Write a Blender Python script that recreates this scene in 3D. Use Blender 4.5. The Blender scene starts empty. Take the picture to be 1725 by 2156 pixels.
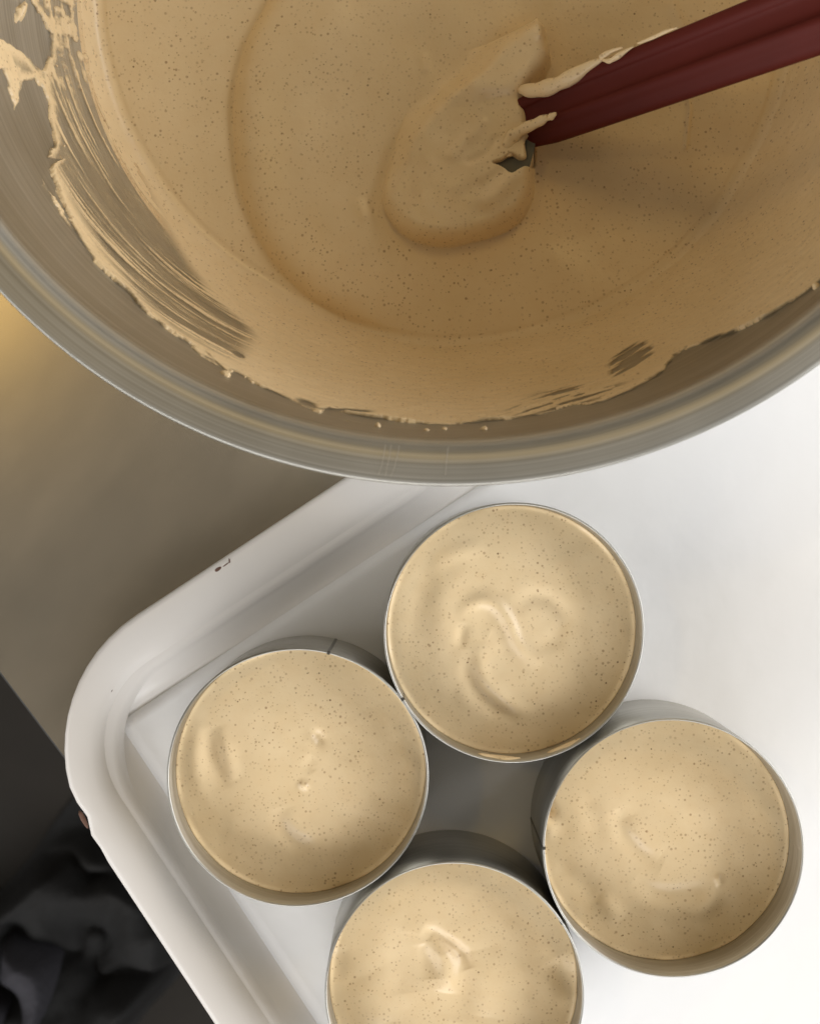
import bpy, bmesh, math
import numpy as np
from mathutils import Vector

# ------------------------------------------------------------------ camera, world, lights, exposure
SC = bpy.context.scene
COL = SC.collection
CAMZ = 0.495
F = 3071.0                     # focal length in units of a 1725 x 2155 picture
CX, CY = 862.5, 1077.5
cam_d = bpy.data.cameras.new('camera')
cam = bpy.data.objects.new('camera', cam_d); COL.objects.link(cam)
cam.location = (0, 0, CAMZ); cam.rotation_euler = (0, 0, 0)
cam_d.sensor_fit = 'VERTICAL'; cam_d.sensor_height = 24.0
cam_d.lens = 24.0 * F / 2155.0
cam_d.clip_start = 0.01; cam_d.clip_end = 50
cam_d.dof.use_dof = True; cam_d.dof.focus_distance = 0.455; cam_d.dof.aperture_fstop = 14.0
SC.camera = cam

W = bpy.data.worlds.new('World'); SC.world = W; W.use_nodes = True
W.node_tree.nodes['Background'].inputs[0].default_value = (1.0, 0.93, 0.82, 1)
W.node_tree.nodes['Background'].inputs[1].default_value = 0.15

def area_light(name, loc, target, sx, sy, watts, color):
    d = bpy.data.lights.new(name, 'AREA'); d.shape = 'RECTANGLE'; d.size = sx; d.size_y = sy
    d.energy = watts; d.color = color
    o = bpy.data.objects.new(name, d); COL.objects.link(o); o.location = loc
    v = Vector(target) - Vector(loc)
    o.rotation_euler = v.to_track_quat('-Z', 'Y').to_euler()
    return o
def polar(az, el, d):
    az, el = math.radians(az), math.radians(el)
    return (d*math.cos(el)*math.cos(az), d*math.cos(el)*math.sin(az), d*math.sin(el))
area_light('window_light', polar(4, 23, 1.8), (0, 0, 0), 2.2, 0.8, 42.0, (0.97, 0.98, 1.0))
area_light('left_fill_light', polar(205, 21, 2.0), (0, -0.05, 0), 1.8, 0.8, 15.0, (1.0, 0.985, 0.97))  # added fill from the left to lift tray shadows, no known window
area_light('near_fill_light', polar(262, 29, 2.0), (0, -0.05, 0), 2.4, 0.9, 34.0, (0.99, 0.99, 1.0))  # added soft fill from the near side, not a known window
area_light('warm_lamp_light', polar(68, 54, 1.7), (0, 0.1, 0), 0.36, 0.36, 2.5, (1.0, 0.70, 0.28))
area_light('ceiling_lamp_light', (-0.86, 0.45, 2.15), (-0.1, 0.1, 0), 0.13, 0.13, 1.5, (1.0, 0.67, 0.20))

SC.view_settings.view_transform = 'Standard'; SC.view_settings.look = 'None'
SC.view_settings.gamma = 1.0; SC.view_settings.use_curve_mapping = False
SC.view_settings.exposure = 0.0
SC.cycles.max_bounces = 10; SC.cycles.diffuse_bounces = 6; SC.cycles.glossy_bounces = 6
SC.cycles.transparent_max_bounces = 12
SC.cycles.caustics_reflective = True; SC.cycles.blur_glossy = 1.0; SC.cycles.caustics_refractive = False
SC.cycles.use_denoising = True

# ------------------------------------------------------------------ helpers
def at(px, py, z):
    """point of the place at height z that lies at (px, py) of the measured plan"""
    d = CAMZ - z
    return ((px-CX)/F*d, (CY-py)/F*d, z)
def proj(x, y, z):
    d = CAMZ - z
    return CX + F*x/d, CY - F*y/d

def smooth(a, b, x):
    t = np.clip((x-a)/(b-a), 0, 1); return t*t*(3-2*t)
def vnoise(x, y, seed=0):
    x = np.asarray(x, float); y = np.asarray(y, float)
    xi = np.floor(x).astype(np.int64); yi = np.floor(y).astype(np.int64)
    fx = x-xi; fy = y-yi; fx = fx*fx*(3-2*fx); fy = fy*fy*(3-2*fy)
    def h(i, j):
        n = (i*374761393 + j*668265263 + seed*1442695041) & 0xffffffff
        n = ((n ^ (n >> 13))*1274126177) & 0xffffffff
        n = (n ^ (n >> 16)) & 0xffffffff
        return n/4294967295.0
    return (h(xi, yi)*(1-fx)+h(xi+1, yi)*fx)*(1-fy) + (h(xi, yi+1)*(1-fx)+h(xi+1, yi+1)*fx)*fy
def fbm(x, y, seed=0, o=3):
    s = 0; a = 0.5; t = 0
    for k in range(o):
        s = s + a*vnoise(np.asarray(x)*2**k, np.asarray(y)*2**k, seed+17*k); t += a; a *= 0.5
    return s/t
def seg_dist(px, py, pts):
    """distance to a polyline and the fraction along it"""
    best = np.full(np.shape(px), 1e9); frac = np.zeros(np.shape(px))
    pts = np.array(pts, float); L = np.hypot(*np.diff(pts, axis=0).T); T = L.sum(); acc = 0
    for i in range(len(pts)-1):
        a, b = pts[i], pts[i+1]; ab = b-a
        t = np.clip(((px-a[0])*ab[0]+(py-a[1])*ab[1])/(ab@ab), 0, 1)
        d = np.hypot(px-a[0]-t*ab[0], py-a[1]-t*ab[1])
        m = d < best; best = np.where(m, d, best); frac = np.where(m, (acc+t*L[i])/T, frac); acc += L[i]
    return best, frac
def inside(px, py, poly):
    r = np.zeros(np.shape(px), bool); n = len(poly)
    for i in range(n):
        x0, y0 = poly[i]; x1, y1 = poly[(i+1) % n]
        if y0 == y1: continue
        c = (y0 > py) != (y1 > py)
        r ^= c & (px < (x1-x0)*(py-y0)/(y1-y0)+x0)
    return r
def sdf(px, py, poly):
    d, _ = seg_dist(px, py, list(poly)+[poly[0]])
    return np.where(inside(px, py, poly), d, -d)
def catmull(pts, n=8):
    P = np.array(pts, float); P = np.vstack([2*P[0]-P[1], P, 2*P[-1]-P[-2]]); out = []
    for i in range(1, len(P)-2):
        for k in range(n):
            t = k/n; a, b, c, d = P[i-1], P[i], P[i+1], P[i+2]
            out.append(0.5*((2*b)+(c-a)*t+(2*a-5*b+4*c-d)*t*t+(3*b-a-3*c+d)*t**3))
    out.append(P[-2]); return np.array(out)

def mesh_obj(name, V, Fc, mat, parent=None, smooth_shade=True, attrs=None, uv=None):
    me = bpy.data.meshes.new(name)
    me.from_pydata([tuple(v) for v in V] if not isinstance(V, np.ndarray) else V.tolist(), [], Fc if not isinstance(Fc, np.ndarray) else Fc.tolist())
    if attrs:
        for k, a in attrs.items():
            at_ = me.attributes.new(k, 'FLOAT', 'POINT'); at_.data.foreach_set('value', np.ascontiguousarray(a, dtype=np.float32))
    if uv is not None:
        l = me.uv_layers.new(name='UVMap')
        vi = np.zeros(len(me.loops), dtype=np.int32); me.loops.foreach_get('vertex_index', vi)
        l.data.foreach_set('uv', np.asarray(uv, dtype=np.float32)[vi].ravel())
    if smooth_shade:
        me.polygons.foreach_set('use_smooth', np.ones(len(me.polygons), dtype=bool))
    me.materials.append(mat); me.update()
    o = bpy.data.objects.new(name, me); COL.objects.link(o)
    if parent: o.parent = parent
    return o
def empty(name, loc=(0, 0, 0)):
    o = bpy.data.objects.new(name, None); COL.objects.link(o); o.empty_display_size = 0.02
    o.location = loc; return o
def tag(o, label=None, cat=None, group=None, kind=None):
    if label: o['label'] = label
    if cat: o['category'] = cat
    if group: o['group'] = group
    if kind: o['kind'] = kind
    return o
def grid_faces(nu, nv, wrap=False):
    i = np.arange(nu if wrap else nu-1); j = np.arange(nv-1)
    I, J = np.meshgrid(i, j, indexing='ij'); I2 = (I+1) % nu
    return np.stack([I*nv+J, I2*nv+J, I2*nv+J+1, I*nv+J+1], -1).reshape(-1, 4)
def compact(V, Fc, extra=None):
    used = np.unique(Fc); m = np.full(len(V), -1); m[used] = np.arange(len(used))
    return V[used], m[Fc], ({k: a[used] for k, a in extra.items()} if extra else None)
def lathe(profile, n, c=(0, 0), th=None):
    th = np.linspace(0, 2*np.pi, n, endpoint=False) if th is None else th
    P = np.array(profile, float)
    R = P[:, 0][None, :]; Z = np.repeat(P[:, 1][None, :], len(th), 0)
    V = np.stack([c[0]+R*np.cos(th)[:, None], c[1]+R*np.sin(th)[:, None], Z], -1).reshape(-1, 3)
    return V, grid_faces(len(th), len(P), True)
def tube(path, rad, n=10, flat=1.0):
    """a rounded tapering strand along a 3-D path"""
    P = np.array(path, float); m = len(P); V = []
    for i in range(m):
        t = P[min(i+1, m-1)]-P[max(i-1, 0)]; t /= np.linalg.norm(t)+1e-12
        u = np.cross(t, [0, 0, 1.0]); u /= np.linalg.norm(u)+1e-12; v = np.cross(u, t)
        for k in range(n):
            a = 2*np.pi*k/n; V.append(P[i]+rad[i]*(u*np.cos(a)+v*np.sin(a)*flat))
    Fc = [(i*n+k, i*n+(k+1) % n, (i+1)*n+(k+1) % n, (i+1)*n+k) for i in range(m-1) for k in range(n)]
    Fc.append(tuple(range(n-1, -1, -1))); Fc.append(tuple((m-1)*n+k for k in range(n)))
    return np.array(V), [tuple(int(x) for x in f) for f in Fc]
def blob(c, r, flat, seed, n=12, m=7, stretch=(1, 1), ang=0):
    """an uneven drop sitting on a surface"""
    rng = np.random.default_rng(seed); V = []; ph = rng.random(4)*6.28
    for i in range(m):
        e = math.pi*i/(m-1)
        for k in range(n):
            a = 2*math.pi*k/n
            q = r*(1+0.10*math.sin(2*a+ph[0])+0.07*math.sin(3*a+ph[1]))
            x, y = q*math.sin(e)*math.cos(a)*stretch[0], q*math.sin(e)*math.sin(a)*stretch[1]
            V.append((c[0]+x*math.cos(ang)-y*math.sin(ang), c[1]+x*math.sin(ang)+y*math.cos(ang), c[2]+r*flat*math.cos(e)))
    Fc = [(i*n+k, i*n+(k+1) % n, (i+1)*n+(k+1) % n, (i+1)*n+k)[::-1] for i in range(m-1) for k in range(n)]
    return np.array(V), Fc

# ------------------------------------------------------------------ materials
class NT:
    def __init__(s, name):
        s.m = bpy.data.materials.new(name); s.m.use_nodes = True; s.t = s.m.node_tree
        s.b = s.t.nodes['Principled BSDF']; s.out = s.t.nodes['Material Output']
    def n(s, typ, **kw):
        o = s.t.nodes.new(typ)
        for k, v in kw.items(): setattr(o, k, v)
        return o
    def l(s, a, b): s.t.links.new(a, b)
    def math(s, op, a, b=None):
        o = s.n('ShaderNodeMath', operation=op)
        for i, v in enumerate((a, b)):
            if v is None: continue
            if isinstance(v, (int, float)): o.inputs[i].default_value = v
            else: s.l(v, o.inputs[i])
        return o.outputs[0]
    def ramp(s, fac, stops):
        r = s.n('ShaderNodeValToRGB'); el = r.color_ramp.elements
        while len(el) < len(stops): el.new(0.5)
        for e, (p, c) in zip(el, stops): e.position = p; e.color = (c, c, c, 1) if isinstance(c, (int, float)) else (*c, 1)
        s.l(fac, r.inputs[0]); return r.outputs[0]
    def mix(s, fac, a, b, blend='MIX'):
        o = s.n('ShaderNodeMix', data_type='RGBA', blend_type=blend)
        for i, v in ((0, fac), (6, a), (7, b)):
            if isinstance(v, (int, float)): o.inputs[i].default_value = v
            elif isinstance(v, tuple): o.inputs[i].default_value = (*v, 1)
            else: s.l(v, o.inputs[i])
        return o.outputs[2]
    def noise(s, vec, scale, detail=3, rough=0.5):
        o = s.n('ShaderNodeTexNoise'); o.inputs['Scale'].default_value = scale
        o.inputs['Detail'].default_value = detail; o.inputs['Roughness'].default_value = rough
        if vec is not None: s.l(vec, o.inputs['Vector'])
        return o.outputs['Fac']
    def mapping(s, vec, scale=(1, 1, 1), rot=(0, 0, 0)):
        o = s.n('ShaderNodeMapping'); o.inputs['Scale'].default_value = scale; o.inputs['Rotation'].default_value = rot
        s.l(vec, o.inputs['Vector']); return o.outputs[0]
    def bump(s, h, strength, dist, normal=None):
        o = s.n('ShaderNodeBump'); o.inputs['Strength'].default_value = strength; o.inputs['Distance'].default_value = dist
        s.l(h, o.inputs['Height'])
        if normal is not None: s.l(normal, o.inputs['Normal'])
        return o.outputs[0]
    def coord(s, which='Object'): return s.n('ShaderNodeTexCoord').outputs[which]

def cream_material(name, base, alpha_attr=False):
    N = NT(name); geo = N.n('ShaderNodeNewGeometry').outputs['Position']
    def specks(scale, rmin, rmax, keep):
        v = N.n('ShaderNodeTexVoronoi'); v.inputs['Scale'].default_value = scale; N.l(geo, v.inputs['Vector'])
        sep = N.n('ShaderNodeSeparateColor'); N.l(v.outputs['Color'], sep.inputs[0])
        rad = N.math('ADD', N.math('MULTIPLY', sep.outputs[0], rmax-rmin), rmin)
        q = N.math('DIVIDE', v.outputs['Distance'], rad)
        m = N.ramp(q, [(0.55, 1.0), (1.0, 0.0)])
        k = N.math('GREATER_THAN', sep.outputs[1], 1-keep)
        st = N.math('ADD', N.math('MULTIPLY', sep.outputs[2], 0.7), 0.3)
        return N.math('MULTIPLY', N.math('MULTIPLY', m, k), st)
    s1 = specks(640, 0.13, 0.35, 0.95)
    s2 = specks(320, 0.05, 0.135, 0.42)
    s3 = specks(950, 0.12, 0.34, 0.45)
    clump = N.ramp(N.noise(geo, 75, 3, 0.6), [(0.36, 0.6), (0.60, 1.0)])
    s1 = N.math('MULTIPLY', s1, clump); s3 = N.math('MULTIPLY', s3, clump)
    big = N.noise(geo, 45, 3)
    col = N.mix(N.ramp(big, [(0.35, 0.0), (0.68, 1.0)]), tuple(c*0.97 for c in base), (min(1, base[0]*1.02), base[1]*1.03, base[2]*1.06))
    mid = N.noise(geo, 190, 3, 0.6)
    col = N.mix(N.math('MULTIPLY', N.ramp(mid, [(0.42, 0.0), (0.72, 1.0)]), 0.35), col, tuple(c*k for c, k in zip(base, (0.95, 0.90, 0.84))))
    col = N.mix(N.math('MULTIPLY', s3, 0.7), col, (0.30, 0.15, 0.05))
    col = N.mix(N.math('MULTIPLY', s1, 0.62), col, (0.22, 0.09, 0.03))
    col = N.mix(N.math('MULTIPLY', s2, 0.95), col, (0.13, 0.05, 0.018))
    N.l(col, N.b.inputs['Base Color'])
    N.b.inputs['Roughness'].default_value = 0.31
    N.b.inputs['Specular IOR Level'].default_value = 0.42
    N.b.inputs['Subsurface Weight'].default_value = 0.0
    N.b.inputs['Subsurface Radius'].default_value = (1.0, 0.6, 0.3)
    N.b.inputs['Subsurface Scale'].default_value = 0.002
    h = N.math('ADD', N.noise(geo, 160, 4, 0.6), N.math('MULTIPLY', N.noise(geo, 900, 2), 0.25))
    h = N.math('SUBTRACT', h, N.math('MULTIPLY', specks(210, 0.05, 0.16, 0.30), 0.9))
    N.l(N.bump(h, 0.12, 0.0010), N.b.inputs['Normal'])
    if alpha_attr:
        a = N.n('ShaderNodeAttribute', attribute_name='cover')
        tr = N.n('ShaderNodeBsdfTransparent'); mx = N.n('ShaderNodeMixShader')
        N.l(a.outputs['Fac'], mx.inputs[0]); N.l(tr.outputs[0], mx.inputs[1]); N.l(N.b.outputs[0], mx.inputs[2])
        N.l(mx.outputs[0], N.out.inputs['Surface'])
    return N.m

def steel_material(name, base, rough, brush=(3, 400), aniso=0.5, var=0.12, bumpd=0.00004, use_uv=True, linecol=0.78, rot=0):
    """brushed steel: lines run along u of the UV map (or object x)"""
    N = NT(name); uv = N.coord('UV' if use_uv else 'Object')
    if rot: uv = N.mapping(uv, rot=(0, 0, rot))
    m = N.mapping(uv, scale=(brush[0], brush[1], 1))
    f1 = N.noise(m, 1.0, 4, 0.65)
    m2 = N.mapping(uv, scale=(brush[0]*4, brush[1]*3, 1)); f2 = N.noise(m2, 1.0, 2)
    lines = N.math('ADD', N.math('MULTIPLY', f1, 0.65), N.math('MULTIPLY', f2, 0.35))
    cloud = N.noise(N.coord('Object'), 28, 4)
    bc = N.mix(N.ramp(cloud, [(0.3, 0.0), (0.75, 1.0)]), tuple(c*(1-var) for c in base), base)
    N.l(N.mix(N.ramp(lines, [(0.38, 0.0), (0.60, 1.0)]), N.mix(1.0, bc, (linecol, linecol*0.99, linecol*0.97), 'MULTIPLY'), bc), N.b.inputs['Base Color'])
    N.b.inputs['Metallic'].default_value = 1.0
    r = N.math('ADD', N.math('MULTIPLY', lines, 0.22), rough-0.11)
    r = N.math('ADD', r, N.math('MULTIPLY', cloud, 0.1)); N.l(r, N.b.inputs['Roughness'])
    N.b.inputs['Anisotropic'].default_value = aniso; N.b.inputs['Anisotropic Rotation'].default_value = 0.25
    if use_uv:
        tg = N.n('ShaderNodeTangent', direction_type='UV_MAP', uv_map='UVMap'); N.l(tg.outputs[0], N.b.inputs['Tangent'])
    if bumpd: N.l(N.bump(lines, 0.55, bumpd), N.b.inputs['Normal'])
    return N.m

def plain(name, base, rough=0.5, bump=None, var=None, spec=0.5, metallic=0.0, coat=0):
    N = NT(name); c = N.coord('Object')
    if var:
        f = N.noise(c, var[0], 4, 0.6)
        N.l(N.mix(N.ramp(f, [(0.3, 0.0), (0.7, 1.0)]), base, var[1]), N.b.inputs['Base Color'])
    else: N.b.inputs['Base Color'].default_value = (*base, 1)
    N.b.inputs['Roughness'].default_value = rough; N.b.inputs['Specular IOR Level'].default_value = spec
    N.b.inputs['Metallic'].default_value = metallic; N.b.inputs['Coat Weight'].default_value = coat
    if bump: N.l(N.bump(N.noise(c, bump[0], 4, 0.6), bump[1], bump[2]), N.b.inputs['Normal'])
    return N.m

CREAM = (0.80, 0.62, 0.37)
M_CREAM = cream_material('cream_mousse', CREAM)
M_FILM = cream_material('smeared_mousse_film', CREAM, True)
M_BOWL = steel_material('brushed_bowl_steel', (0.56, 0.545, 0.495), 0.43, (1.3, 150), 0.0, linecol=0.70)
M_RING = steel_material('ring_steel', (0.58, 0.565, 0.52), 0.34, (1.2, 60), 0.3)
M_SEAM = plain('weld_seam', (0.20, 0.19, 0.17), 0.4, metallic=1.0)
def table_mat():
    N = NT('worn_table_steel'); c = N.mapping(N.coord('Object'), rot=(0, 0, math.radians(-50)))
    a = N.noise(N.mapping(c, scale=(3, 9, 3)), 2.2, 5, 0.55); b = N.noise(c, 26, 4, 0.6)
    col = N.mix(N.ramp(a, [(0.32, 0.0), (0.68, 1.0)]), (0.40, 0.35, 0.27), (0.54, 0.475, 0.375))
    N.l(N.mix(N.math('MULTIPLY', N.ramp(b, [(0.40, 0.0), (0.75, 1.0)]), 0.45), col, (0.39, 0.35, 0.28)), N.b.inputs['Base Color'])
    N.b.inputs['Metallic'].default_value = 0.75
    N.l(N.math('ADD', N.math('MULTIPLY', a, 0.14), 0.17), N.b.inputs['Roughness'])
    return N.m
M_TABLE = table_mat()
M_EDGE_SHADE = plain('shaded_table_edge', (0.03, 0.028, 0.025), 0.6)  # shade along the table edge, put into a dark colour
M_PAPER = plain('white_paper', (0.88, 0.875, 0.865), 0.6, (26, 0.35, 0.0016), (9, (0.85, 0.845, 0.84)), 0.2)
M_HANDLE = plain('maroon_handle', (0.10, 0.012, 0.008), 0.6, (120, 0.1, 0.0004), (30, (0.08, 0.010, 0.006)), 0.2)
M_BLADE = plain('grey_blade', (0.11, 0.105, 0.08), 0.4)
M_CHIP = plain('chipped_brown', (0.16, 0.085, 0.06), 0.8, (300, 0.5, 0.0006))
M_SCR = plain('bright_scratch', (0.75, 0.72, 0.66), 0.45, metallic=1.0)
M_FLOOR = plain('dark_floor', (0.020, 0.018, 0.015), 0.7, (8, 0.3, 0.01), (3, (0.030, 0.024, 0.018)), 0.2)
M_CLOTH = plain('charcoal_cloth', (0.030, 0.030, 0.030), 0.9, (90, 0.3, 0.003), (10, (0.022, 0.021, 0.020)), 0.1)
M_SLATE = plain('slate_cloth', (0.062, 0.060, 0.068), 0.9, (200, 0.5, 0.003), (12, (0.045, 0.044, 0.050)), 0.1)

def tray_mat():
    N = NT('white_enamelled_tray'); c = N.coord('Object')
    f = N.noise(c, 14, 4); col = N.mix(N.ramp(f, [(0.3, 0), (0.75, 1)]), (0.80, 0.765, 0.725), (0.84, 0.815, 0.785))
    v = N.n('ShaderNodeTexVoronoi'); v.inputs['Scale'].default_value = 70; N.l(c, v.inputs['Vector'])
    sep = N.n('ShaderNodeSeparateColor'); N.l(v.outputs['Color'], sep.inputs[0])
    m = N.math('MULTIPLY', N.ramp(v.outputs['Distance'], [(0.03, 1), (0.07, 0)]), N.math('GREATER_THAN', sep.outputs[0], 0.9))
    N.l(N.mix(N.math('MULTIPLY', m, 0.6), col, (0.25, 0.18, 0.13)), N.b.inputs['Base Color'])
    N.b.inputs['Roughness'].default_value = 0.30
    N.b.inputs['Specular IOR Level'].default_value = 0.35
    N.l(N.bump(N.noise(c, 60, 3), 0.10, 0.0015), N.b.inputs['Normal'])
    return N.m
M_TRAY = tray_mat()

# ------------------------------------------------------------------ the setting: floor and table
FZ = -0.85
fl = mesh_obj('floor', [(-2, -2, FZ), (2, -2, FZ), (2, 2, FZ), (-2, 2, FZ)], [(0, 1, 2, 3)], M_FLOOR)
tag(fl, kind='structure')

TZ = -0.005
e0 = np.array(at(0, 1420, TZ)[:2]); e1 = np.array(at(130, 1592, TZ)[:2])
ed = (e1-e0)/np.linalg.norm(e1-e0); en = np.array([-ed[1], ed[0]])
if en[0] < 0: en = -en
table = empty('steel_table', (0, 0, FZ))
tag(table, 'brown-grey brushed steel worktop under the bowl and tray, rounded front edge', 'table')
# top: cross-section across the edge, swept along it
prof = [(1.1, -0.032), (0.004, -0.032), (0.0, -0.028), (0.0, -0.006), (0.0000, -0.0015), (0.0001, -0.0006), (0.0004, -0.0002), (0.0008, 0.0), (1.1, 0.0)]
V = []
for s in (-0.75, 0.75):
    for n_, z in prof:
        p = e0 + ed*s + en*n_; V.append((p[0], p[1], TZ+z-FZ))
k = len(prof)
Fc = [(i, i+1, k+i+1, k+i) for i in range(k-1)] + [(k-1, 0, k, 2*k-1), tuple(range(k-1, -1, -1)), tuple(range(k, 2*k))]
wt = mesh_obj('worktop', V, Fc, M_TABLE, table, False)
wt.data.materials.append(M_EDGE_SHADE)
for i in range(1, k-2): wt.data.polygons[i].material_index = 1  # bevel and front faces get the painted shade
for s in (-0.68, 0.68):
    for n_ in (0.08, 1.02):
        p = e0+ed*s+en*n_; top = TZ-0.031-FZ
        Vl, Fl = lathe([(0.0, 0.0), (0.026, 0.0), (0.026, 0.012), (0.019, 0.03), (0.019, top), (0, top)], 20, (p[0], p[1]))
        mesh_obj('leg', Vl, Fl, M_RING, table)

# ------------------------------------------------------------------ tray
ang = math.radians(33.4)
ta = np.array([math.cos(ang), math.sin(ang)]); tb = np.array([math.sin(ang), -math.cos(ang)])
TS = 0.70                                      # lip height factor
K = np.array(at(5, 1480, 0.0155*TS)[:2])
TA, TB = 0.60, 0.42
def rrect(inset, rc, z, n=14, wob=0):
    pts = []
    x0, x1, y0, y1 = inset, TA-inset, inset, TB-inset
    for cx, cy, a0 in ((x0+rc, y0+rc, math.pi), (x1-rc, y0+rc, 1.5*math.pi), (x1-rc, y1-rc, 0), (x0+rc, y1-rc, 0.5*math.pi)):
        for i in range(n+1):
            a = a0+0.5*math.pi*i/n; pts.append((cx+rc*math.cos(a), cy+rc*math.sin(a)))
    P = []
    m = len(pts)
    for i in range(m):                        # subdivide the long straight sides
        p, q = np.array(pts[i]), np.array(pts[(i+1) % m]); L = np.linalg.norm(q-p); s = 60 if L > 0.1 else 1
        for j in range(s): P.append(p+(q-p)*j/s)
    return [(K[0]+ta[0]*p[0]+tb[0]*p[1], K[1]+ta[1]*p[0]+tb[1]*p[1], z) for p in P]
rings = [(0.026, 0.010, -0.0048), (0.022, 0.022, -0.0035), (0.0185, 0.032, 0.009), (0.016, 0.036, 0.0122), (0.0015, 0.0515, 0.0122), (0.0003, 0.0527, 0.0128), (0.0, 0.053, 0.0140),
         (0.0005, 0.0525, 0.0152), (0.0020, 0.051, 0.0158), (0.0060, 0.0470, 0.0160), (0.0090, 0.0435, 0.01575), (0.0118, 0.0395, 0.0148), (0.0143, 0.0345, 0.0130),
         (0.0165, 0.0285, 0.0104), (0.0185, 0.0215, 0.0074), (0.0203, 0.0145, 0.0046), (0.0222, 0.0085, 0.0022), (0.0242, 0.0045, 0.0006), (0.0265, 0.0025, 0.0)]
V = []; 
for r in rings: V += rrect(r[0], r[1], r[2]*TS if r[2] > 0 else r[2])
V = np.array(V); n = len(V)//len(rings)
for (cx, cy, rad, dep) in ((168, 1722, 0.0052, 0.0022), (133, 1648, 0.0022, 0.0006), (200, 1795, 0.003, 0.0006), (176, 1765, 0.0026, 0.0005)):
    c = np.array(at(cx, cy, 0.014*TS)[:2])
    for ri in range(4, 9):
        s = slice(ri*n, (ri+1)*n); d = np.hypot(V[s, 0]-c[0], V[s, 1]-c[1])
        # push the edge inwards, towards the tray's middle axis a
        w = np.exp(-(d/rad)**4)*dep
        V[s, 0] += ta[0]*w; V[s, 1] += ta[1]*w
Fc = [((i)*n+j, (i)*n+(j+1) % n, (i+1)*n+(j+1) % n, (i+1)*n+j)[::-1] for i in range(len(rings)-1) for j in range(n)]
Fc.append(tuple(range((len(rings)-1)*n, len(rings)*n))[::-1]); Fc.append(tuple(range(n)))
tray = empty('serving_tray', (K[0], K[1], TZ))
tag(tray, 'white enamelled tray with broad rounded lip and chipped edge holding the ring molds', 'tray')
Vt = V - np.array([K[0], K[1], TZ])
to = mesh_obj('tray_body', Vt, Fc, M_TRAY, tray)
# brown chips and scuffs in the enamel
def chip(cx, cy, z, r, stretch, a, seed):
    Vc, Fcc = blob(at(cx, cy, z*TS), r, 0.10, seed, 10, 5, stretch, a)
    mesh_obj('chip', Vc-np.array([K[0], K[1], TZ]), Fcc, M_CHIP, tray)
chip(176, 1724, 0.0141, 0.0021, (0.42, 1.6), math.radians(24), 1)
chip(459, 1198, 0.0159, 0.0009, (1.3, 0.7), 0.6, 2)
chip(476, 1188, 0.01595, 0.0006, (2.2, 0.35), 0.6, 3)
chip(483, 1180, 0.01595, 0.0004, (0.6, 2.0), 0.2, 4)
chip(390, 1272, 0.0159, 0.0003, (1, 1), 0, 5)
chip(236, 1454, 0.0159, 0.00022, (0.6, 2.2), 2.6, 6)

# paper sheet on the tray floor
nu, nv = 120, 90
u = np.linspace(0.0262, TA-0.030, nu); v = np.linspace(0.0268, TB-0.030, nv)
U, Vv = np.meshgrid(u, v, indexing='ij')
Z = 0.0004 + 0.0004*fbm(U*14, Vv*14, 3) 
X = K[0]+ta[0]*U+tb[0]*Vv; Y = K[1]+ta[1]*U+tb[1]*Vv
top = np.stack([X, Y, Z], -1).reshape(-1, 3)
pf = grid_faces(nu, nv)[:, ::-1]
paper = mesh_obj('paper_sheet', top, pf, M_PAPER)
md = paper.modifiers.new('thickness', 'SOLIDIFY'); md.thickness = 0.00012; md.offset = -1
tag(paper, 'plain white paper sheet lining the tray floor under the ring molds', 'paper')

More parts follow.
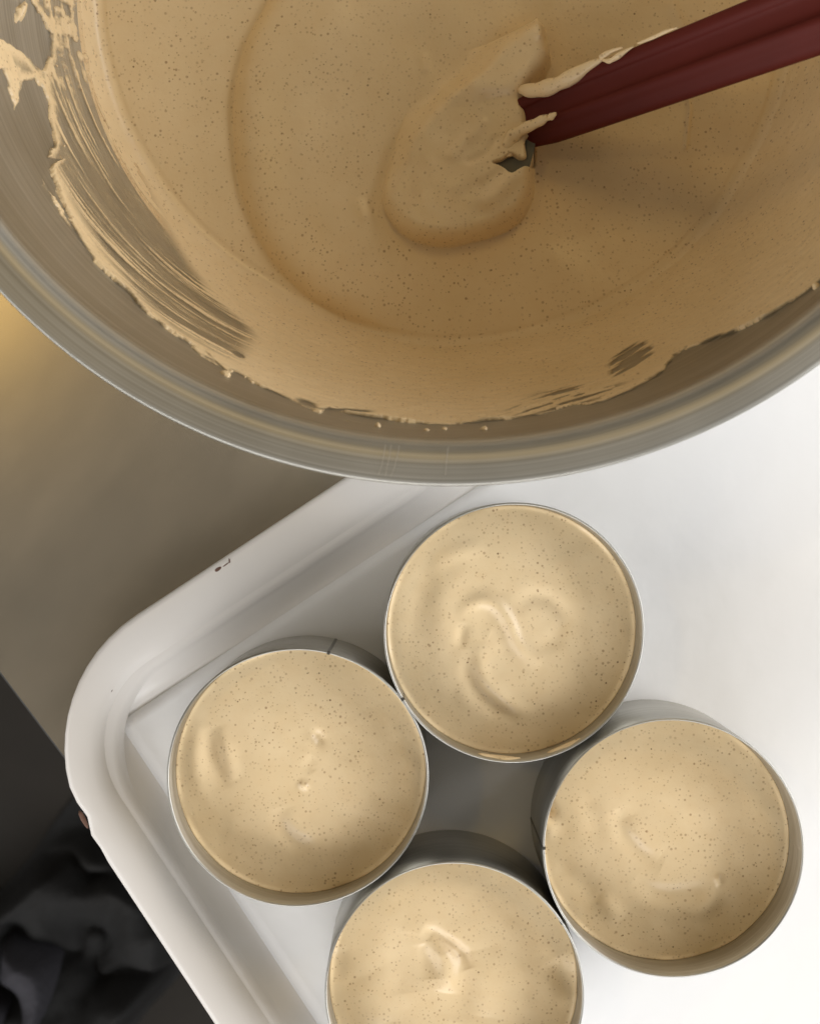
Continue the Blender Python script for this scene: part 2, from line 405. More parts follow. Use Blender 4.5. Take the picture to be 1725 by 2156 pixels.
# ------------------------------------------------------------------ ring molds and the mousse in them
RR, RH = 0.0401, 0.045
RZ = 0.0008
ringspec = [
    dict(c=(1081, 1331), seam=211, mold='steel ring mold next to the mixing bowl, cream smudges on its inner wall',
         fill='speckled cream mousse with a deep curling swirl, filling the mold beside the bowl', fz=0.0130,
         strokes=[([(965, 1300), (985, 1276), (1015, 1264), (1045, 1274), (1068, 1305), (1084, 1345), (1108, 1378), (1140, 1398)], 12, 2.8),
                  ([(1000, 1320), (1040, 1310), (1060, 1340), (1075, 1385), (1110, 1420)], 18, -1.2),
                  ([(1085, 1290), (1115, 1258), (1155, 1262), (1182, 1290), (1184, 1320), (1165, 1350), (1120, 1372)], 13, -1.7),
                  ([(1015, 1350), (1008, 1390), (1016, 1425), (1042, 1456), (1080, 1484), (1125, 1505)], 13, 2.0),
                  ([(992, 1370), (988, 1410), (1004, 1446), (1036, 1482), (1090, 1515)], 16, -2.0),
                  ([(978, 1310), (972, 1335), (968, 1365)], 9, -1.2),
                  ([(960, 1160), (910, 1200), (886, 1260), (888, 1320), (915, 1380)], 26, -1.5), ([(900, 1215), (930, 1180), (975, 1158), (1020, 1150)], 14, 1.2),
                  ([(990, 1190), (940, 1240), (925, 1300), (945, 1370)], 26, 1.2), ([(1180, 1160), (1250, 1260), (1260, 1380)], 45, 1.0)],
         rest=[(1050, 1597, 0.0040, 3.2), (1190, 1578, 0.0034, 2.6)]),
    dict(c=(626, 1636), seam=76, mold='steel ring mold nearest the tray corner, weld seam showing on its outer wall',
         fill='smooth speckled cream mousse with one tiny pit, filling the mold by the tray corner', fz=0.0135,
         strokes=[([(668, 1550), (672, 1556)], 9, -1.3), ([(655, 1556), (660, 1562)], 10, 0.6),
                  ([(461, 1530), (476, 1585), (497, 1640)], 13, 1.0), ([(440, 1530), (450, 1590), (474, 1660)], 15, -1.0),
                  ([(418, 1520), (410, 1600), (425, 1690)], 14, 0.8),
                  ([(585, 1700), (592, 1735), (615, 1766), (660, 1786)], 15, -0.9), ([(608, 1700), (625, 1745), (670, 1762)], 18, 0.7),
                  ([(637, 1651), (641, 1653)], 6, 1.2), ([(660, 1590), (650, 1610), (660, 1625)], 9, -0.5),
                  ([(760, 1500), (800, 1600), (770, 1720)], 40, 0.9)], rest=[]),
    dict(c=(1416, 1785), seam=180, mold='steel ring mold on the open paper, bare inner wall broadly visible, farthest from tray corner',
         fill='speckled cream mousse with a long curved furrow, in the mold on open paper', fz=0.0158,
         strokes=[([(1292, 1705), (1317, 1758), (1364, 1809), (1392, 1824)], 15, -1.3), ([(1320, 1720), (1345, 1765), (1390, 1800)], 16, 0.8),
                  ([(1336, 1848), (1365, 1872), (1403, 1881), (1460, 1877), (1500, 1868)], 14, -1.1),
                  ([(1509, 1850), (1511, 1858)], 6, 1.5), ([(1508, 1862), (1490, 1900), (1450, 1934)], 14, 0.9), ([(1530, 1880), (1510, 1920), (1470, 1955)], 16, -0.8),
                  ([(1151, 1700), (1158, 1712)], 9, -3.0), ([(1150, 1738), (1155, 1746)], 14, 1.3),
                  ([(1260, 1888), (1285, 1912), (1308, 1936)], 16, 1.0), ([(1190, 1835), (1235, 1870)], 18, -0.7), ([(1240, 1700), (1255, 1740)], 16, -0.7),
                  ([(1390, 1640), (1440, 1690)], 26, 0.6)], rest=[]),
    dict(c=(956, 2089), seam=33, mold='steel ring mold opposite the bowl, wedged against two other molds',
         fill='speckled cream mousse with a short raised fold, in the mold opposite the bowl', fz=0.0125,
         strokes=[([(890, 1955), (915, 1968), (945, 1988), (972, 2010), (985, 2040)], 11, -1.9), ([(900, 1980), (922, 1995), (940, 2022), (944, 2056), (938, 2090)], 18, 1.7),
                  ([(955, 2000), (972, 2050), (974, 2100), (960, 2150)], 22, -1.3), ([(893, 1985), (902, 2020), (908, 2060)], 16, -1.1), ([(860, 1960), (848, 2020), (858, 2090)], 34, -0.9),
                  ([(1005, 2000), (1022, 2070), (1015, 2140)], 34, 1.0), ([(1170, 2020), (1190, 2062), (1210, 2100)], 20, -1.8), ([(760, 2060), (780, 2100), (800, 2160)], 36, 1.0), ([(702, 2000), (706, 2030), (704, 2070)], 20, -1.0)], rest=[]),
]
ZRIM = RZ+RH
for q, sp in enumerate(ringspec):
    cx, cy, _ = at(*sp['c'], ZRIM)
    t = 0.0007
    prof = [(RR-t, 0.0), (RR, 0.0), (RR, 0.02), (RR, RH-0.0002), (RR-0.0002, RH), (RR-t+0.0002, RH), (RR-t, RH-0.0002), (RR-t, 0.02), (RR-t, 0.0)]
    nth = 160
    V, Fc = lathe(prof, nth)
    th = np.linspace(0, 2*np.pi, nth, endpoint=False)
    oval = 1+0.006*np.sin(2*th+q*1.3)+0.002*np.sin(3*th+q); wav = 0.00018*np.sin(3*th+q*2)+0.00012*np.sin(7*th+q)
    Vr = V.reshape(nth, len(prof), 3).copy(); Vr[..., 0] *= oval[:, None]; Vr[..., 1] *= oval[:, None]
    Vr[:, 2:8, 2] += wav[:, None]*np.array([0.3, 1, 1, 1, 1, 0.3])
    # uv: u along the circumference, v up the wall
    uvm = np.stack([np.repeat(th[:, None]/(2*np.pi), len(prof), 1), np.repeat(np.linspace(0, 1, len(prof))[None], nth, 0)], -1).reshape(-1, 2)
    mold = empty('ring_mold', (cx, cy, RZ)); tag(mold, sp['mold'], 'ring mold', 'steel ring molds on the tray')
    mesh_obj('ring_wall', Vr.reshape(-1, 3), Fc, M_RING, mold, True, uv=uvm)
    bm_ = bpy.data.objects[-1] if False else None
    # weld seam: a narrow strip wrapped over both faces and the rim
    sa = math.radians(sp['seam']); sc = 1+0.006*math.sin(2*sa+q*1.3)+0.002*math.sin(3*sa+q)
    so, si = RR*sc+0.00022, (RR-t)*sc-0.00018; hw = 0.00045
    pr = [(si, 0.001), (si, RH+0.0002), (so, RH+0.0002), (so, 0.001)]
    V = []
    for r_, z_ in pr:
        for w_ in (-hw, hw):
            V.append((r_*math.cos(sa)-w_*math.sin(sa), r_*math.sin(sa)+w_*math.cos(sa), z_))
    mesh_obj('weld_seam', V, [(0, 1, 3, 2), (2, 3, 5, 4), (4, 5, 7, 6), (6, 7, 1, 0), (0, 2, 4, 6), (1, 7, 5, 3)], M_SEAM, mold, False)
    # smudges on the inner wall
    for j, (sx, sy, hlen, hh) in enumerate(sp['rest']):
        p = at(sx, sy, ZRIM-0.004); a = math.atan2(p[1]-cy, p[0]-cx); rr = (RR-t)*(1+0.006*math.sin(2*a+q*1.3)+0.002*math.sin(3*a+q))
        nu_, nv_ = 26, 9; V = []
        for iu in range(nu_):
            for iv in range(nv_):
                uu = -1+2*iu/(nu_-1); ww = -1+2*iv/(nv_-1); e = math.sqrt(max(0, 1-uu*uu))
                aa = a+uu*hlen/rr*1.7; zz = RH-0.0042+ww*e*hh*0.001*(0.8+0.2*math.sin(5*uu))
                d = 0.0007*e*math.sqrt(max(0, 1-ww*ww))+0.00002
                V.append(((rr-d)*math.cos(aa), (rr-d)*math.sin(aa), zz))
        mesh_obj('mousse_smudge', np.array(V), grid_faces(nu_, nv_), M_CREAM, mold)
    # mousse filling: a closed plug with a worked top surface
    zt = ZRIM-sp['fz']; nr, na = 100, 260
    th = np.linspace(0, 2*np.pi, na, endpoint=False)
    ov = 1+0.006*np.sin(2*th+q*1.3)+0.002*np.sin(3*th+q)
    rr = np.linspace(0.0, 1.0, nr)
    R = (RR-t-0.00005)*rr[None]*ov[:, None]
    X = cx+R*np.cos(th)[:, None]; Y = cy+R*np.sin(th)[:, None]
    px, py = proj(X, Y, zt+0.002)
    Z = zt + 0.0022*(1-rr[None]**2)**0.8 + 0.0012*(fbm(X*55, Y*55, q+5, 3)-0.5) + 0.0002*(fbm(X*150, Y*150, q+9, 2)-0.5)
    Z = Z + 0.0022*np.exp(-((1-rr[None])/0.022)**2)*(fbm(np.cos(th)*3+7, np.sin(th)*3+7, q+61, 3)[:, None]-0.3)
    for pts, w, h in sp['strokes']:
        d, f = seg_dist(px, py, catmull(pts, 6) if len(pts) > 2 else pts)
        tp = np.sin(np.pi*np.clip(f, 0, 1))**0.8 if len(pts) > 2 else 0.8
        Z = Z + (0.00065 if q == 0 else 0.0010)*h*tp*np.exp(-(d/(w*1.35))**2)
    V = np.stack([X, Y, Z], -1)
    side = np.stack([X[:, -1], Y[:, -1], np.full(na, 0.0012)], -1)[:, None]
    bot = np.repeat(np.array([[[cx, cy, 0.0012]]]), na, 0)
    V = np.concatenate([V, side, bot], 1).reshape(-1, 3)
    mo = mesh_obj('mousse_portion', V-np.array([cx, cy, RZ]), grid_faces(na, nr+2, True)[:, ::-1][:, ::-1], M_CREAM)
    mo.location = (cx, cy, RZ)
    tag(mo, sp['fill'], 'mousse', 'mousse portions in the ring molds')
    sp['w'] = (cx, cy)

# ------------------------------------------------------------------ mixing bowl
ZR = 0.140
BC = np.array(at(948, -284, ZR)[:2])
inner = [(0.0, -0.0035), (0.03, -0.0033), (0.045, 0.001), (0.07, 0.0125), (0.088, 0.026), (0.102, 0.041), (0.1135, 0.060), (0.123, 0.081), (0.130, 0.101), (0.1345, 0.1155), (0.1372, 0.1262)]
in_s = catmull(inner, 6)
flange = [(0.1460-0.0075*math.cos(t_), 0.1311+0.0085*math.sin(t_)) for t_ in np.linspace(0, math.pi/2, 14)]+[(0.1472, 0.1396), (0.1488, 0.1396), (0.1502, 0.1396), (0.1506, 0.13955), (0.15095, 0.1393), (0.1511, 0.1389), (0.1508, 0.1385), (0.1500, 0.1385), (0.1462, 0.1384), (0.1436, 0.1375), (0.1415, 0.1356), (0.1400, 0.1330), (0.1394, 0.1311)]
bowl = empty('mixing_bowl', (BC[0], BC[1], TZ))
tag(bowl, 'large brushed steel mixing bowl with broad flat rim and scratches', 'bowl')
off = np.array([0, 0, -TZ])
def uv_lathe(n, prof):
    P = np.array(prof); s = np.r_[0, np.cumsum(np.hypot(*np.diff(P, axis=0).T))]
    return np.stack([np.repeat(np.linspace(0, 1, n, endpoint=False)[:, None], len(P), 1), np.repeat(s[None]/0.15, n, 0)], -1).reshape(-1, 2)
outer = [(r+0.0011, z-0.0006) for r, z in in_s[::-1]]
outer = [(0.1398, 0.1300)] + outer[1:-1] + [(0.03, -0.0046), (0.0, -0.0046)]
wallprof = list(map(tuple, in_s)) + [(0.1384, 0.1305)] + outer
nb = 720
def seam_free(prof, n):
    """closed round the axis, with its own uv seam column"""
    th = np.linspace(0, 2*np.pi, n+1); P = np.array(prof)
    V = np.stack([P[None, :, 0]*np.cos(th)[:, None], P[None, :, 0]*np.sin(th)[:, None], np.repeat(P[None, :, 1], n+1, 0)], -1).reshape(-1, 3)
    s = np.r_[0, np.cumsum(np.hypot(*np.diff(P, axis=0).T))]
    uv = np.stack([np.repeat(np.linspace(0, 1, n+1)[:, None], len(P), 1), np.repeat(s[None]/0.15, n+1, 0)], -1).reshape(-1, 2)
    return V, grid_faces(n+1, len(P)), uv
Va, Fa, uva = seam_free(list(map(tuple, in_s))+[(0.1385, 0.1312)], nb); Vb, Fb, uvb = seam_free([(0.1388, 0.1312)]+outer, nb)
mesh_obj('bowl_wall', np.concatenate([Va, Vb])+off, np.concatenate([Fa, Fb+len(Va)]), M_BOWL, bowl, uv=np.concatenate([uva, uvb]))
V, Fc, uv = seam_free(flange, nb); mesh_obj('rim', V+off, Fc, M_BOWL, bowl, uv=uv)
# scratches across the rim
def scratch(pts, w):
    P = [np.array(at(x, y, ZR-0.00020)) for x, y in pts]; V = []; 
    for p in P:
        V += [(p[0]-w, p[1], p[2]), (p[0]+w, p[1], p[2])]
    V = np.array(V)-np.array([BC[0], BC[1], TZ])
    mesh_obj('scratch', V, [(2*i, 2*i+1, 2*i+3, 2*i+2) for i in range(len(P)-1)], M_SCR, bowl, False)
for pts in ([(811, 935), (808, 955), (803, 980), (796, 1000)], [(823, 935), (820, 958), (814, 985), (811, 1002)], [(840, 937), (836, 960), (829, 985), (822, 1003)],
            [(943, 940), (940, 965), (937, 1000)]):
    scratch(pts, 0.00006)

def bowl_z(r):
    P = in_s; return np.interp(r, P[:, 0], P[:, 1], right=0.2)
def bowl_r(z):
    P = in_s[4:]; return np.interp(z, P[:, 1], P[:, 0])
def on_wall(px, py):
    """(angle, height) where the plan point meets the inner wall"""
    zs = np.linspace(0.125, 0.0, 1200); d = CAMZ-zs
    x = (px-CX)/F*d-BC[0]; y = (CY-py)/F*d-BC[1]
    g = np.hypot(x, y)-bowl_r(zs); i = int(np.argmax(g > 0)) if (g > 0).any() else int(np.argmin(abs(g)))
    return math.atan2(y[i], x[i]) % (2*math.pi), zs[i]

# ------------------------------------------------------------------ mousse in the bowl
mousse = empty('bowl_mousse', (BC[0], BC[1], -0.003))
tag(mousse, 'speckled golden cream mousse pooled in the mixing bowl and smeared up its wall', 'mousse')
MO = np.array([BC[0], BC[1], -0.003])
EDGE = catmull([(690, -260), (620, -120), (560, 0), (510, 100), (488, 230), (505, 400), (560, 530), (645, 622), (770, 695), (880, 738), (990, 755)], 8)
MOUND = [tuple(p) for p in catmull([(1130, 34), (1085, 55), (1020, 82), (950, 108), (885, 150), (852, 235), (826, 310), (804, 395), (815, 448), (860, 493), (930, 512), (1000, 501), (1060, 482), (1102, 452), (1124, 405), (1128, 350)], 6)] + \
        [(1128, 300), (1122, 245), (1114, 215), (1118, 190), (1150, 150), (1162, 122), (1150, 60)]
PATCH = [(1036, 349), (1056, 343), (1072, 333), (1092, 343), (1106, 338), (1104, 302), (1132, 292), (1136, 300), (1122, 352), (1100, 358), (1088, 364), (1073, 372), (1056, 358)]
LEV = 0.0435
def mound_h(px, py): return 0.0135+2.8e-5*(px-1100)+5e-6*(py-430)
def mousse_z(X, Y):
    r = np.hypot(X-BC[0], Y-BC[1]); bz = bowl_z(r)
    px, py = proj(X, Y, 0.046)
    d, f = seg_dist(px, py, EDGE)
    # which side of the fold: left of the curve is the bank
    poly = [tuple(p) for p in EDGE]+[(1100, 770), (2600, 700), (2600, -900), (900, -900)]
    sd = np.where(inside(px, py, poly), d, -d)
    fade = 1-smooth(0.80, 0.99, f)
    bank = LEV+0.0045*smooth(0, 330, -sd)
    pool = LEV+0.0052*(1-np.exp(-np.clip(sd, 0, None)/26.0))*fade + 0.0052*(1-fade)
    z = np.where(sd > 0, pool, bank*fade+(LEV+0.0052)*(1-fade))
    # second, small fold under the bank
    d2, f2 = seg_dist(px, py, catmull([(608, 655), (612, 682), (640, 708), (690, 735), (752, 753)], 6))
    below = (py-px*0.55-330)
    z = z + 0.0016*np.exp(-(d2/16)**2)*np.where(below > 0, -1, 0.3)*np.clip(np.minimum(f2, 1-f2)*5, 0, 1)
    z = z + 0.0022*(fbm(X*24, Y*24, 31, 3)-0.5) + 0.0002*(fbm(X*90, Y*90, 37, 2)-0.5)
    # slow ripples left by stirring
    for pts, w, h in (([(700, 60), (620, 200), (640, 380), (740, 520)], 50, 0.0007), ([(1250, 640), (1480, 560), (1640, 420)], 70, 0.0009), ([(1200, 480), (1350, 420), (1500, 330)], 60, -0.0010),
                      ([(1440, 195), (1447, 235), (1443, 270), (1438, 315)], 4, 0.0007), ([(1410, 15), (1420, 40), (1432, 60)], 11, 0.0005), ([(888, 128), (892, 150)], 10, 0.0005), ([(757, 436), (764, 456)], 12, 0.0004), ([(1352, 408), (1360, 412)], 10, 0.0004)):
        dd, ff = seg_dist(px, py, pts); z = z+h*np.exp(-(dd/w)**2)
    # lump lifted by the spatula head
    pm, qm = proj(X, Y, 0.055)
    s = sdf(pm, qm, MOUND)
    w = 34+150*np.exp(-((pm-895)**2+(qm-115)**2)/(2*85.0**2))+25*smooth(430, 300, qm)*smooth(900, 820, pm)
    k = np.clip(s/w, 0, 1); soft = smooth(30, 140, w); k = np.sqrt(np.clip(1-(1-k)**2, 0, 1))*(1-soft)+k*k*(3-2*k)*soft
    top = mound_h(pm, qm)
    ripple = 0
    for pts, w2, h in (([(950, 330), (975, 300), (1000, 285), (1010, 262)], 14, 0.0009), ([(985, 345), (1020, 330), (1040, 300)], 9, -0.0008), ([(1000, 190), (1060, 185), (1100, 170)], 26, 0.0012),
                       ([(1020, 215), (1070, 215), (1108, 205)], 16, -0.0012), ([(1085, 380), (1060, 400), (1020, 430)], 16, 0.0012), ([(1050, 370), (1010, 395)], 12, -0.0008), ([(900, 330), (880, 420), (930, 470)], 30, 0.0006), ([(1132, 45), (1130, 90)], 9, 0.0016)):
        dd, ff = seg_dist(pm, qm, pts); ripple = ripple+h*np.exp(-(dd/w2)**2)
    z = z + k*(top+ripple+0.0034*(fbm(X*70, Y*70, 83, 3)-0.5))
    ps = sdf(pm, qm, [tuple(p) for p in catmull(PATCH+[PATCH[0]], 5)[:-1]])
    z = z - 0.006*smooth(-3, 3, ps)*smooth(0, 10, s+4)
    # settle into the wall with a fillet
    a = z; b = bz+0.0009-0.004*smooth(0.050, 0.064, bz); kk = 0.005
    h = np.clip(0.5+0.5*(a-b)/kk, 0, 1)
    return b*(1-h)+a*h+kk*h*(1-h)*0.6, bz
res = 0.00036
xs = np.arange(BC[0]-0.118, BC[0]+0.118, res); ys = np.arange(BC[1]-0.118, BC[1]+0.118, res*1.0)
ys = np.concatenate([ys[ys < 0.20], np.arange(0.20, BC[1]+0.118, 0.0016)])
X, Y = np.meshgrid(xs, ys, indexing='ij')
Zm, BZ = mousse_z(X, Y)
keep = (BZ < 0.066)
Fg = grid_faces(len(xs), len(ys)); V = np.stack([X, Y, Zm], -1).reshape(-1, 3)
Fg = Fg[keep.ravel()[Fg].all(1)]
V, Fg, _ = compact(V, Fg)
mesh_obj('pool', V-MO, Fg, M_CREAM, mousse)

# film smeared up the wall: real sheet of uneven thickness with a torn upper edge
UP = [(40, -120), (52, -40), (62, 0), (80, 30), (100, 70), (100, 120), (88, 150), (92, 190), (101, 218), (104, 268), (112, 300), (124, 336), (98, 332), (103, 352), (112, 385), (128, 425), (150, 470), (164, 503), (197, 553), (247, 599), (270, 618), (284, 640), (320, 672), (355, 700), (389, 721), (430, 742), (455, 765), (478, 785),
      (492, 786), (520, 800), (549, 815), (585, 832), (618, 846), (650, 862), (672, 871), (690, 864), (727, 873), (770, 880), (803, 884), (870, 892), (936, 896), (985, 893), (1025, 888), (1070, 884), (1113, 878), (1160, 867), (1202, 853), (1240, 853), (1270, 846), (1297, 837), (1340, 817), (1380, 796), (1402, 772), (1418, 752), (1449, 733), (1500, 717), (1551, 700), (1600, 676), (1646, 650), (1725, 600), (1800, 545)]
ue = sorted(on_wall(*p) for p in UP)
ua = np.array([a for a, z in ue]); uz = np.array([z for a, z in ue])
th = np.concatenate([np.linspace(math.radians(172), math.radians(348), 1900), np.linspace(math.radians(348.4), math.radians(532), 360)])
zz = np.linspace(0.040, 0.1265, 330)
TH, ZZ = np.meshgrid(th, zz, indexing='ij'); Tm = TH % (2*np.pi)
base_edge = 0.100+0.010*(fbm(TH*2.2, TH*0, 71, 3)-0.5)
ze = np.interp(Tm, ua, uz); blend = smooth(ua[0]-0.12, ua[0], Tm)*(1-smooth(ua[-1], ua[-1]+0.12, Tm))
ze = ze*blend+base_edge*(1-blend)
R0 = bowl_r(ZZ)
X0 = BC[0]+R0*np.cos(TH); Y0 = BC[1]+R0*np.sin(TH)
px, py = proj(X0, Y0, ZZ)
arc = TH*0.125
rag = 0.0010*(fbm(arc*900, ZZ*1500, 5, 3)-0.5)+0.0022*(fbm(arc*160, ZZ*500, 6, 3)-0.5)
sd = ze-ZZ+rag                                  # metres below the torn edge
# extra smears, drips and flecks beyond the edge
EXTRA = [[(-40, 60), (0, 79), (30, 100), (62, 120), (90, 150), (100, 190), (101, 225), (90, 190), (70, 130+40), (52, 172), (45, 190), (40, 215), (31, 232), (24, 212), (12, 175), (4, 150), (-40, 140)],
         [(30, 18), (40, 8), (58, 2), (56, 16), (46, 36), (36, 52), (30, 46)],
         [(27, -10), (34, -10), (31, 11), (28, 8)],
         [(84, 350), (90, 366), (96, 385), (106, 402), (118, 420), (138, 450), (128, 447), (112, 425), (98, 405), (88, 392), (86, 370)],
         [(120, 436), (130, 445), (142, 462), (158, 485), (150, 487), (132, 465), (122, 450)],
         [(389, 719), (420, 732), (445, 752), (470, 778), (462, 780), (440, 762), (410, 742)],
         [(800, 901), (794, 905), (790, 900), (795, 895)], [(892, 906), (902, 904), (900, 909), (894, 909)], [(930, 901), (942, 901), (938, 906), (932, 906)], [(1013, 902), (1024, 901), (1022, 906), (1014, 906)],
         [(700, 879), (740, 885), (790, 893), (800, 897), (740, 892), (705, 884)]]
PXM = 1.5e-4                                   # metres on the wall per plan unit
for po in EXTRA:
    bb = np.array(po); m = (px > bb[:, 0].min()-20) & (px < bb[:, 0].max()+20) & (py > bb[:, 1].min()-20) & (py < bb[:, 1].max()+20)
    e = np.full(px.shape, -1.0); e[m] = sdf(px[m], py[m], po)*PXM + 0.5*rag[m]
    sd = np.maximum(sd, e)
ew = 0.0004+0.006*np.clip(fbm(arc*130, ZZ*220, 33, 3)-0.42, 0, 1)
cov = smooth(0.0, 1.0, sd/ew)
# streaks wiped by the spatula: metal shows through on the left wall
def bump2(cx, cy, rx, ry): return np.exp(-(((px-cx)/rx)**2+((py-cy)/ry)**2)**2)
sline = catmull([(120, -60), (140, 60), (165, 200), (195, 320), (240, 430), (300, 530), (370, 620), (450, 690), (540, 745)], 6)
ds, fs = seg_dist(px, py, sline)
wdt = np.interp(fs, [0, 0.25, 0.45, 0.6, 0.8, 1.0], [150, 120, 84, 76, 60, 34])
Sz = 1-smooth(0.72, 1.12, ds/wdt)
Sz *= smooth(0.0016, 0.0046, sd)*(1-smooth(0.93, 1.0, fs))
tw = ZZ+0.010*(TH-3.9)                           # strokes climb slightly round the wall
n1 = fbm(arc*45, tw*1500, 21, 3); n2 = fbm(arc*25, tw*520, 22, 2); n3 = fbm(arc*260, ZZ*240, 23, 4)
streak = 0.55*n1+0.45*n2
blot = n3
up = 1-smooth(0.16, 0.34, fs)
pat = streak*(1-up)+(0.65*blot+0.35*n2)*up
hole = smooth(0.33, 0.50, pat)*(1-up)+smooth(0.38, 0.55, pat)*up
haze = 0.03+0.30*fbm(arc*90, ZZ*300, 24, 3)       # thin veil left on the metal
cov = cov*(1-Sz*hole*(1-haze))
# wiped patch on the right
rp = np.clip(1.25-np.sqrt(((px-1328-(760-py)*0.55)/44)**2+((py-760)/40)**2), 0, 1)
n4 = fbm((px+py*1.5)*0.02, (py+px*0.62)*0.16, 25, 3)
cov = cov*(1-smooth(0.42, 0.62, n4+0.35*(rp-0.5))*smooth(0.1, 0.5, rp)*0.85)
# torn lines near the right edge
tl = np.exp(-(((px-1190)/150)**2+((py-842+(px-1190)*0.22)/30)**2))
n5 = fbm((px)*0.016, (py+px*0.30)*0.22, 26, 3)
tear = smooth(0.50, 0.60, n5)*tl
cov = cov*(1-0.75*smooth(0.35, 0.8, tear))
# bits of bare metal just under the left edge
for (hx, hy, ax, ay, aa) in ((575, 838, 40, 8, 0.42), (645, 852, 26, 7, 0.35), (500, 748, 16, 6, 0.5), (505, 795, 30, 7, 0.5), (150, 500, 12, 22, -0.35), (725, 866, 60, 4, 0.05)):
    c_, s_ = math.cos(aa), math.sin(aa); ux = (px-hx)*c_+(py-hy)*s_; uy = -(px-hx)*s_+(py-hy)*c_
    cov = cov*(1-0.9*smooth(0.2, 0.75, np.exp(-((ux/ax)**2+(uy/ay)**2))*(0.6+0.8*n1)))
thick = 0.00055 + 0.0007*np.exp(-((sd-0.0011)/0.0009)**2)*smooth(0.35, 0.7, fbm(arc*70, ZZ*60, 27, 2)) + 0.0006*(n1-0.5)*Sz + 0.0006*(n5-0.5)*tl*2 + 0.0003*(fbm(arc*300, ZZ*600, 28, 2)-0.5)
thick = np.where(sd < 0.0007, 0.00018+np.clip(sd, 0, None)/0.0007*(thick-0.00018), thick)
thick = np.clip(thick*(0.35+0.65*cov), 0.00012, None)
thick = np.where(sd < 0.0005, np.clip(sd, -0.0002, None)/0.0005*0.0004-0.00012, thick)
slope = np.gradient(bowl_r(zz), zz); nrm = np.hypot(1, slope)
Rf = R0-thick/nrm[None]; Zf = ZZ+thick*(slope/nrm)[None]
V = np.stack([BC[0]+Rf*np.cos(TH), BC[1]+Rf*np.sin(TH), Zf], -1).reshape(-1, 3)
Fg = grid_faces(len(th), len(zz)); Fg = Fg[(cov.ravel()[Fg] > 0.02).any(1)]
V, Fg, ex = compact(V, Fg, {'cover': cov.ravel()})
mesh_obj('wall_film', V-MO, Fg, M_FILM, mousse, attrs=ex)
# drops standing on the wall
for i, (dx, dy, r_, st) in enumerate(((474, 790, 0.0011, (1.5, 1)), (486, 783, 0.0005, (1, 1)), (795, 900, 0.0008, (1, 1)), (1018, 904, 0.0007, (1.4, 1)), (897, 907, 0.0005, (1.5, 1)), (935, 904, 0.0005, (1.5, 1)), (1718, 606, 0.0011, (1, 1)),
                                      (42, 28, 0.0017, (0.9, 2.0)), (118, 139, 0.0004, (1, 1)), (134, 308, 0.0004, (1, 1)), (515, 795, 0.0004, (1, 1)), (530, 806, 0.0004, (1.5, 1)))):
    a_, z_ = on_wall(dx, dy); r0 = float(bowl_r(z_))-0.0002
    Vd, Fd = blob((BC[0]+r0*math.cos(a_), BC[1]+r0*math.sin(a_), z_), r_, 0.8, 50+i, 10, 6, st, -0.5 if dx < 600 else 0)
    mesh_obj('drop', Vd-MO, Fd, M_CREAM, mousse)

# ------------------------------------------------------------------ spatula
P0 = np.array(at(1096, 262, 0.0575)); P1 = np.array([0.1508, 0.1392, 0.1468]); AX = P1-P0
SPO = P0.copy()
spat = empty('spatula', tuple(SPO))
tag(spat, 'dark maroon grooved handle spatula, head buried in mousse, leaning on the bowl rim', 'spatula')
tdir = AX/np.linalg.norm(AX); ud = np.cross(tdir, [0, 0, 1]); ud /= np.linalg.norm(ud)      # image-down side
if ud[1] > 0: ud = -ud
vd = np.cross(ud, tdir); 
if vd[2] < 0: vd = -vd
cs = catmull([(-1.0, -0.1), (-1.0, 0.22), (-0.92, 0.38), (-0.72, 0.44), (-0.58, 0.34), (-0.46, 0.16), (-0.1, 0.12), (0.06, 0.20), (0.16, 0.36), (0.28, 0.42), (0.42, 0.34), (0.62, 0.10), (0.88, -0.04), (1.0, -0.22), (0.92, -0.48), (0.6, -0.55), (-0.6, -0.55), (-0.92, -0.42), (-1.0, -0.1)], 4)[:-1]
V = []; nt = 60; m = len(cs)
for i in range(nt):
    t = -0.04+2.05*i/(nt-1); hw = 0.0081+0.0031*t
    if t > 1.9: hw *= math.sqrt(max(0.05, 1-((t-1.9)/0.115)**2))
    c = P0+AX*t
    fl_ = 1.0 if t > 0.06 else 0.8+0.2*(t+0.04)/0.1
    for a, b in cs: V.append(c+ud*hw*a*fl_+vd*hw*(b if b < 0.05 else 0.05+(b-0.05)*0.55)*fl_)
Fc = [(i*m+j, i*m+(j+1) % m, (i+1)*m+(j+1) % m, (i+1)*m+j) for i in range(nt-1) for j in range(m)]
Fc += [tuple(range(m))[::-1], tuple((nt-1)*m+j for j in range(m))]
mesh_obj('handle', np.array(V)-SPO, Fc, M_HANDLE, spat)
# head: a flexible plate inside the lump of mousse
HEAD = [tuple(p) for p in catmull([(1100, 225), (1060, 235), (1000, 290), (950, 330), (900, 390), (890, 440), (925, 468), (990, 462), (1060, 440), (1095, 412), (1114, 350), (1126, 296), (1112, 250), (1100, 225)], 5)][:-1]
top_ = []; bot_ = []
for x, y in HEAD:
    z = 0.0487+float(mound_h(x, y))-0.0032; p = at(x, y, z); top_.append(p); bot_.append((p[0], p[1], p[2]-0.0035))
nH = len(HEAD); cc = np.array(top_).mean(0)
V = np.array(top_+bot_+[tuple(cc), tuple(cc-np.array([0, 0, 0.0035]))])
Fc = [(j, (j+1) % nH, 2*nH) for j in range(nH)]+[(nH+(j+1) % nH, nH+j, 2*nH+1) for j in range(nH)]+[(j, nH+j, nH+(j+1) % nH, (j+1) % nH) for j in range(nH)]
mesh_obj('head', V-SPO, Fc, M_BLADE, spat, False)
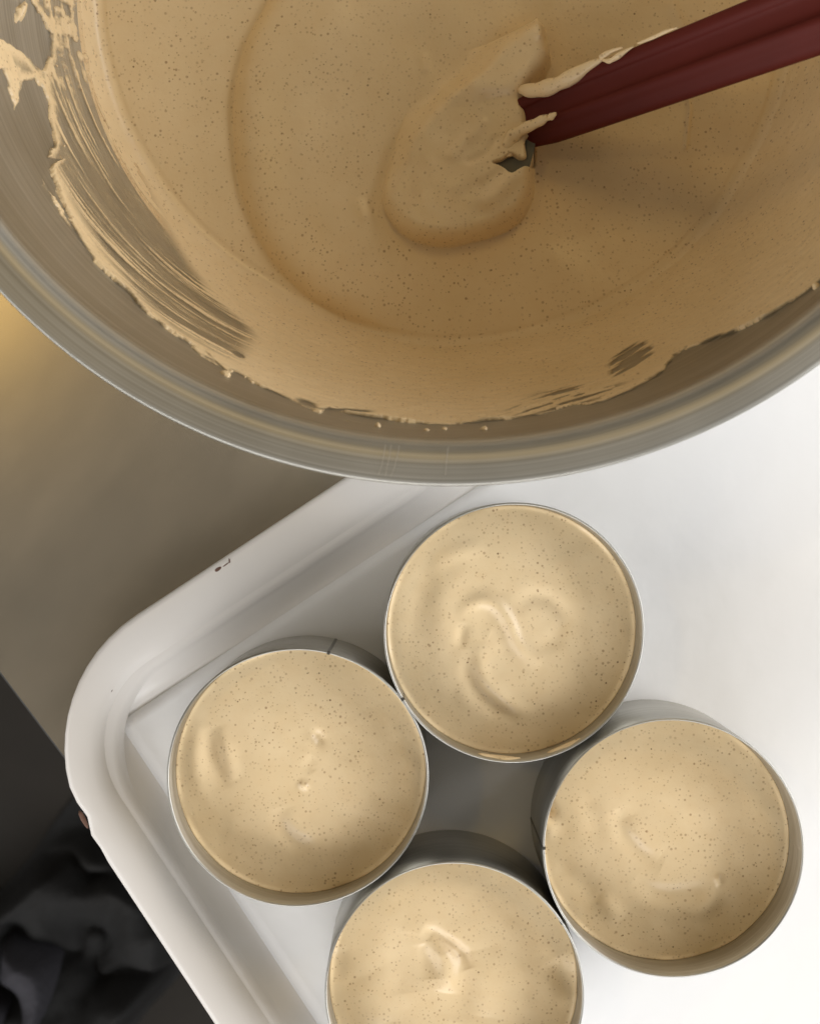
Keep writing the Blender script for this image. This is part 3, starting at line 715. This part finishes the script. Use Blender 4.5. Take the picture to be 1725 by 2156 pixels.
def hz(px):
    a = (px-CX)/F; t = (a*(CAMZ-P0[2])-P0[0])/(AX[0]+a*AX[2]); return P0[2]+AX[2]*t
def strand(pts, rads, lift, flat=0.7, seed=0):
    P = catmull(pts, 6); tt = np.linspace(0, 1, len(P)); rr_ = np.interp(tt, np.linspace(0, 1, len(rads)), rads)
    rr_ = rr_*(1+0.18*(vnoise(tt*9, tt*0+seed, seed)-0.5)*2)
    li = np.interp(tt, np.linspace(0, 1, len(lift)), lift)
    path = [at(p[0], p[1], hz(p[0])+l) for p, l in zip(P, li)]
    V, Fc = tube(path, rr_, 12, flat); mesh_obj('mousse_smear', V-SPO, Fc, M_CREAM, spat)
strand([(1094, 188), (1125, 190), (1165, 180), (1205, 160), (1240, 138), (1272, 122)], [0.0014, 0.0024, 0.0025, 0.0020, 0.0013, 0.0004], [0.003, 0.0035, 0.0036, 0.0037, 0.0037, 0.0037], 0.8, 1)
strand([(1268, 126), (1282, 128), (1300, 118), (1318, 106), (1332, 98)], [0.0004, 0.0008, 0.0009, 0.0005, 0.0002], [0.0042]*5, 0.8, 2)
strand([(1262, 122), (1285, 108), (1310, 100)], [0.0009, 0.0007, 0.0003], [0.004]*3, 0.8, 3)
strand([(1072, 330), (1068, 308), (1078, 288), (1100, 272), (1130, 258), (1152, 246)], [0.0014, 0.0019, 0.0019, 0.0018, 0.0016, 0.0009], [0.004, 0.0046, 0.0048, 0.0048, 0.0048, 0.0048], 0.9, 4)
strand([(1150, 252), (1160, 245), (1170, 238)], [0.0005, 0.0011, 0.0004], [0.0048]*3, 0.8, 5)
strand([(1340, 92), (1375, 78), (1400, 66), (1425, 58)], [0.0003, 0.0006, 0.0005, 0.0002], [0.0038]*4, 0.6, 6)

# ------------------------------------------------------------------ cloth on the floor, seen past the table edge
def cloth(name, poly_c, size, rot, height, seed, mat, label, cat):
    n = 90; u = np.linspace(-1, 1, n); U, Vv = np.meshgrid(u, u, indexing='ij')
    r = (np.abs(U)**3+np.abs(Vv)**3)**(1/3)
    edge = 1-smooth(0.72, 1.0, r)
    warp = fbm(U*1.5+9, Vv*1.5, seed, 2)*3
    fold = np.abs(np.sin((U*2.2+Vv*0.9+warp)*2.2))**0.7
    H = edge*height*(0.35+0.65*fold*(0.5+fbm(U*1.2, Vv*1.2, seed+3, 2)))+0.004*fbm(U*9, Vv*9, seed+7, 2)*edge+0.002
    k = 1+0.18*(fbm(np.arctan2(Vv, U)*1.2+5, r*0, seed+11, 2)-0.5)
    X = U*size[0]*k; Y = Vv*size[1]*k; c, s = math.cos(rot), math.sin(rot)
    b = at(*poly_c, FZ)
    V = np.stack([X*c-Y*s, X*s+Y*c, H], -1).reshape(-1, 3)
    o = mesh_obj(name, V, grid_faces(n, n)[:, ::-1][:, ::-1], mat); o.location = (b[0], b[1], FZ+0.001)
    md = o.modifiers.new('thickness', 'SOLIDIFY'); md.thickness = 0.002
    return tag(o, label, cat)
cloth('folded_cloth', (170, 1990), (0.11, 0.09), 0.9, 0.07, 4, M_CLOTH, 'crumpled charcoal cloth lying on the dark floor below the tray', 'cloth')
cloth('fabric_bundle', (-30, 2120), (0.075, 0.11), -0.45, 0.10, 8, M_SLATE, 'blurred slate-grey fabric bundle on the floor beside the charcoal cloth', 'fabric')
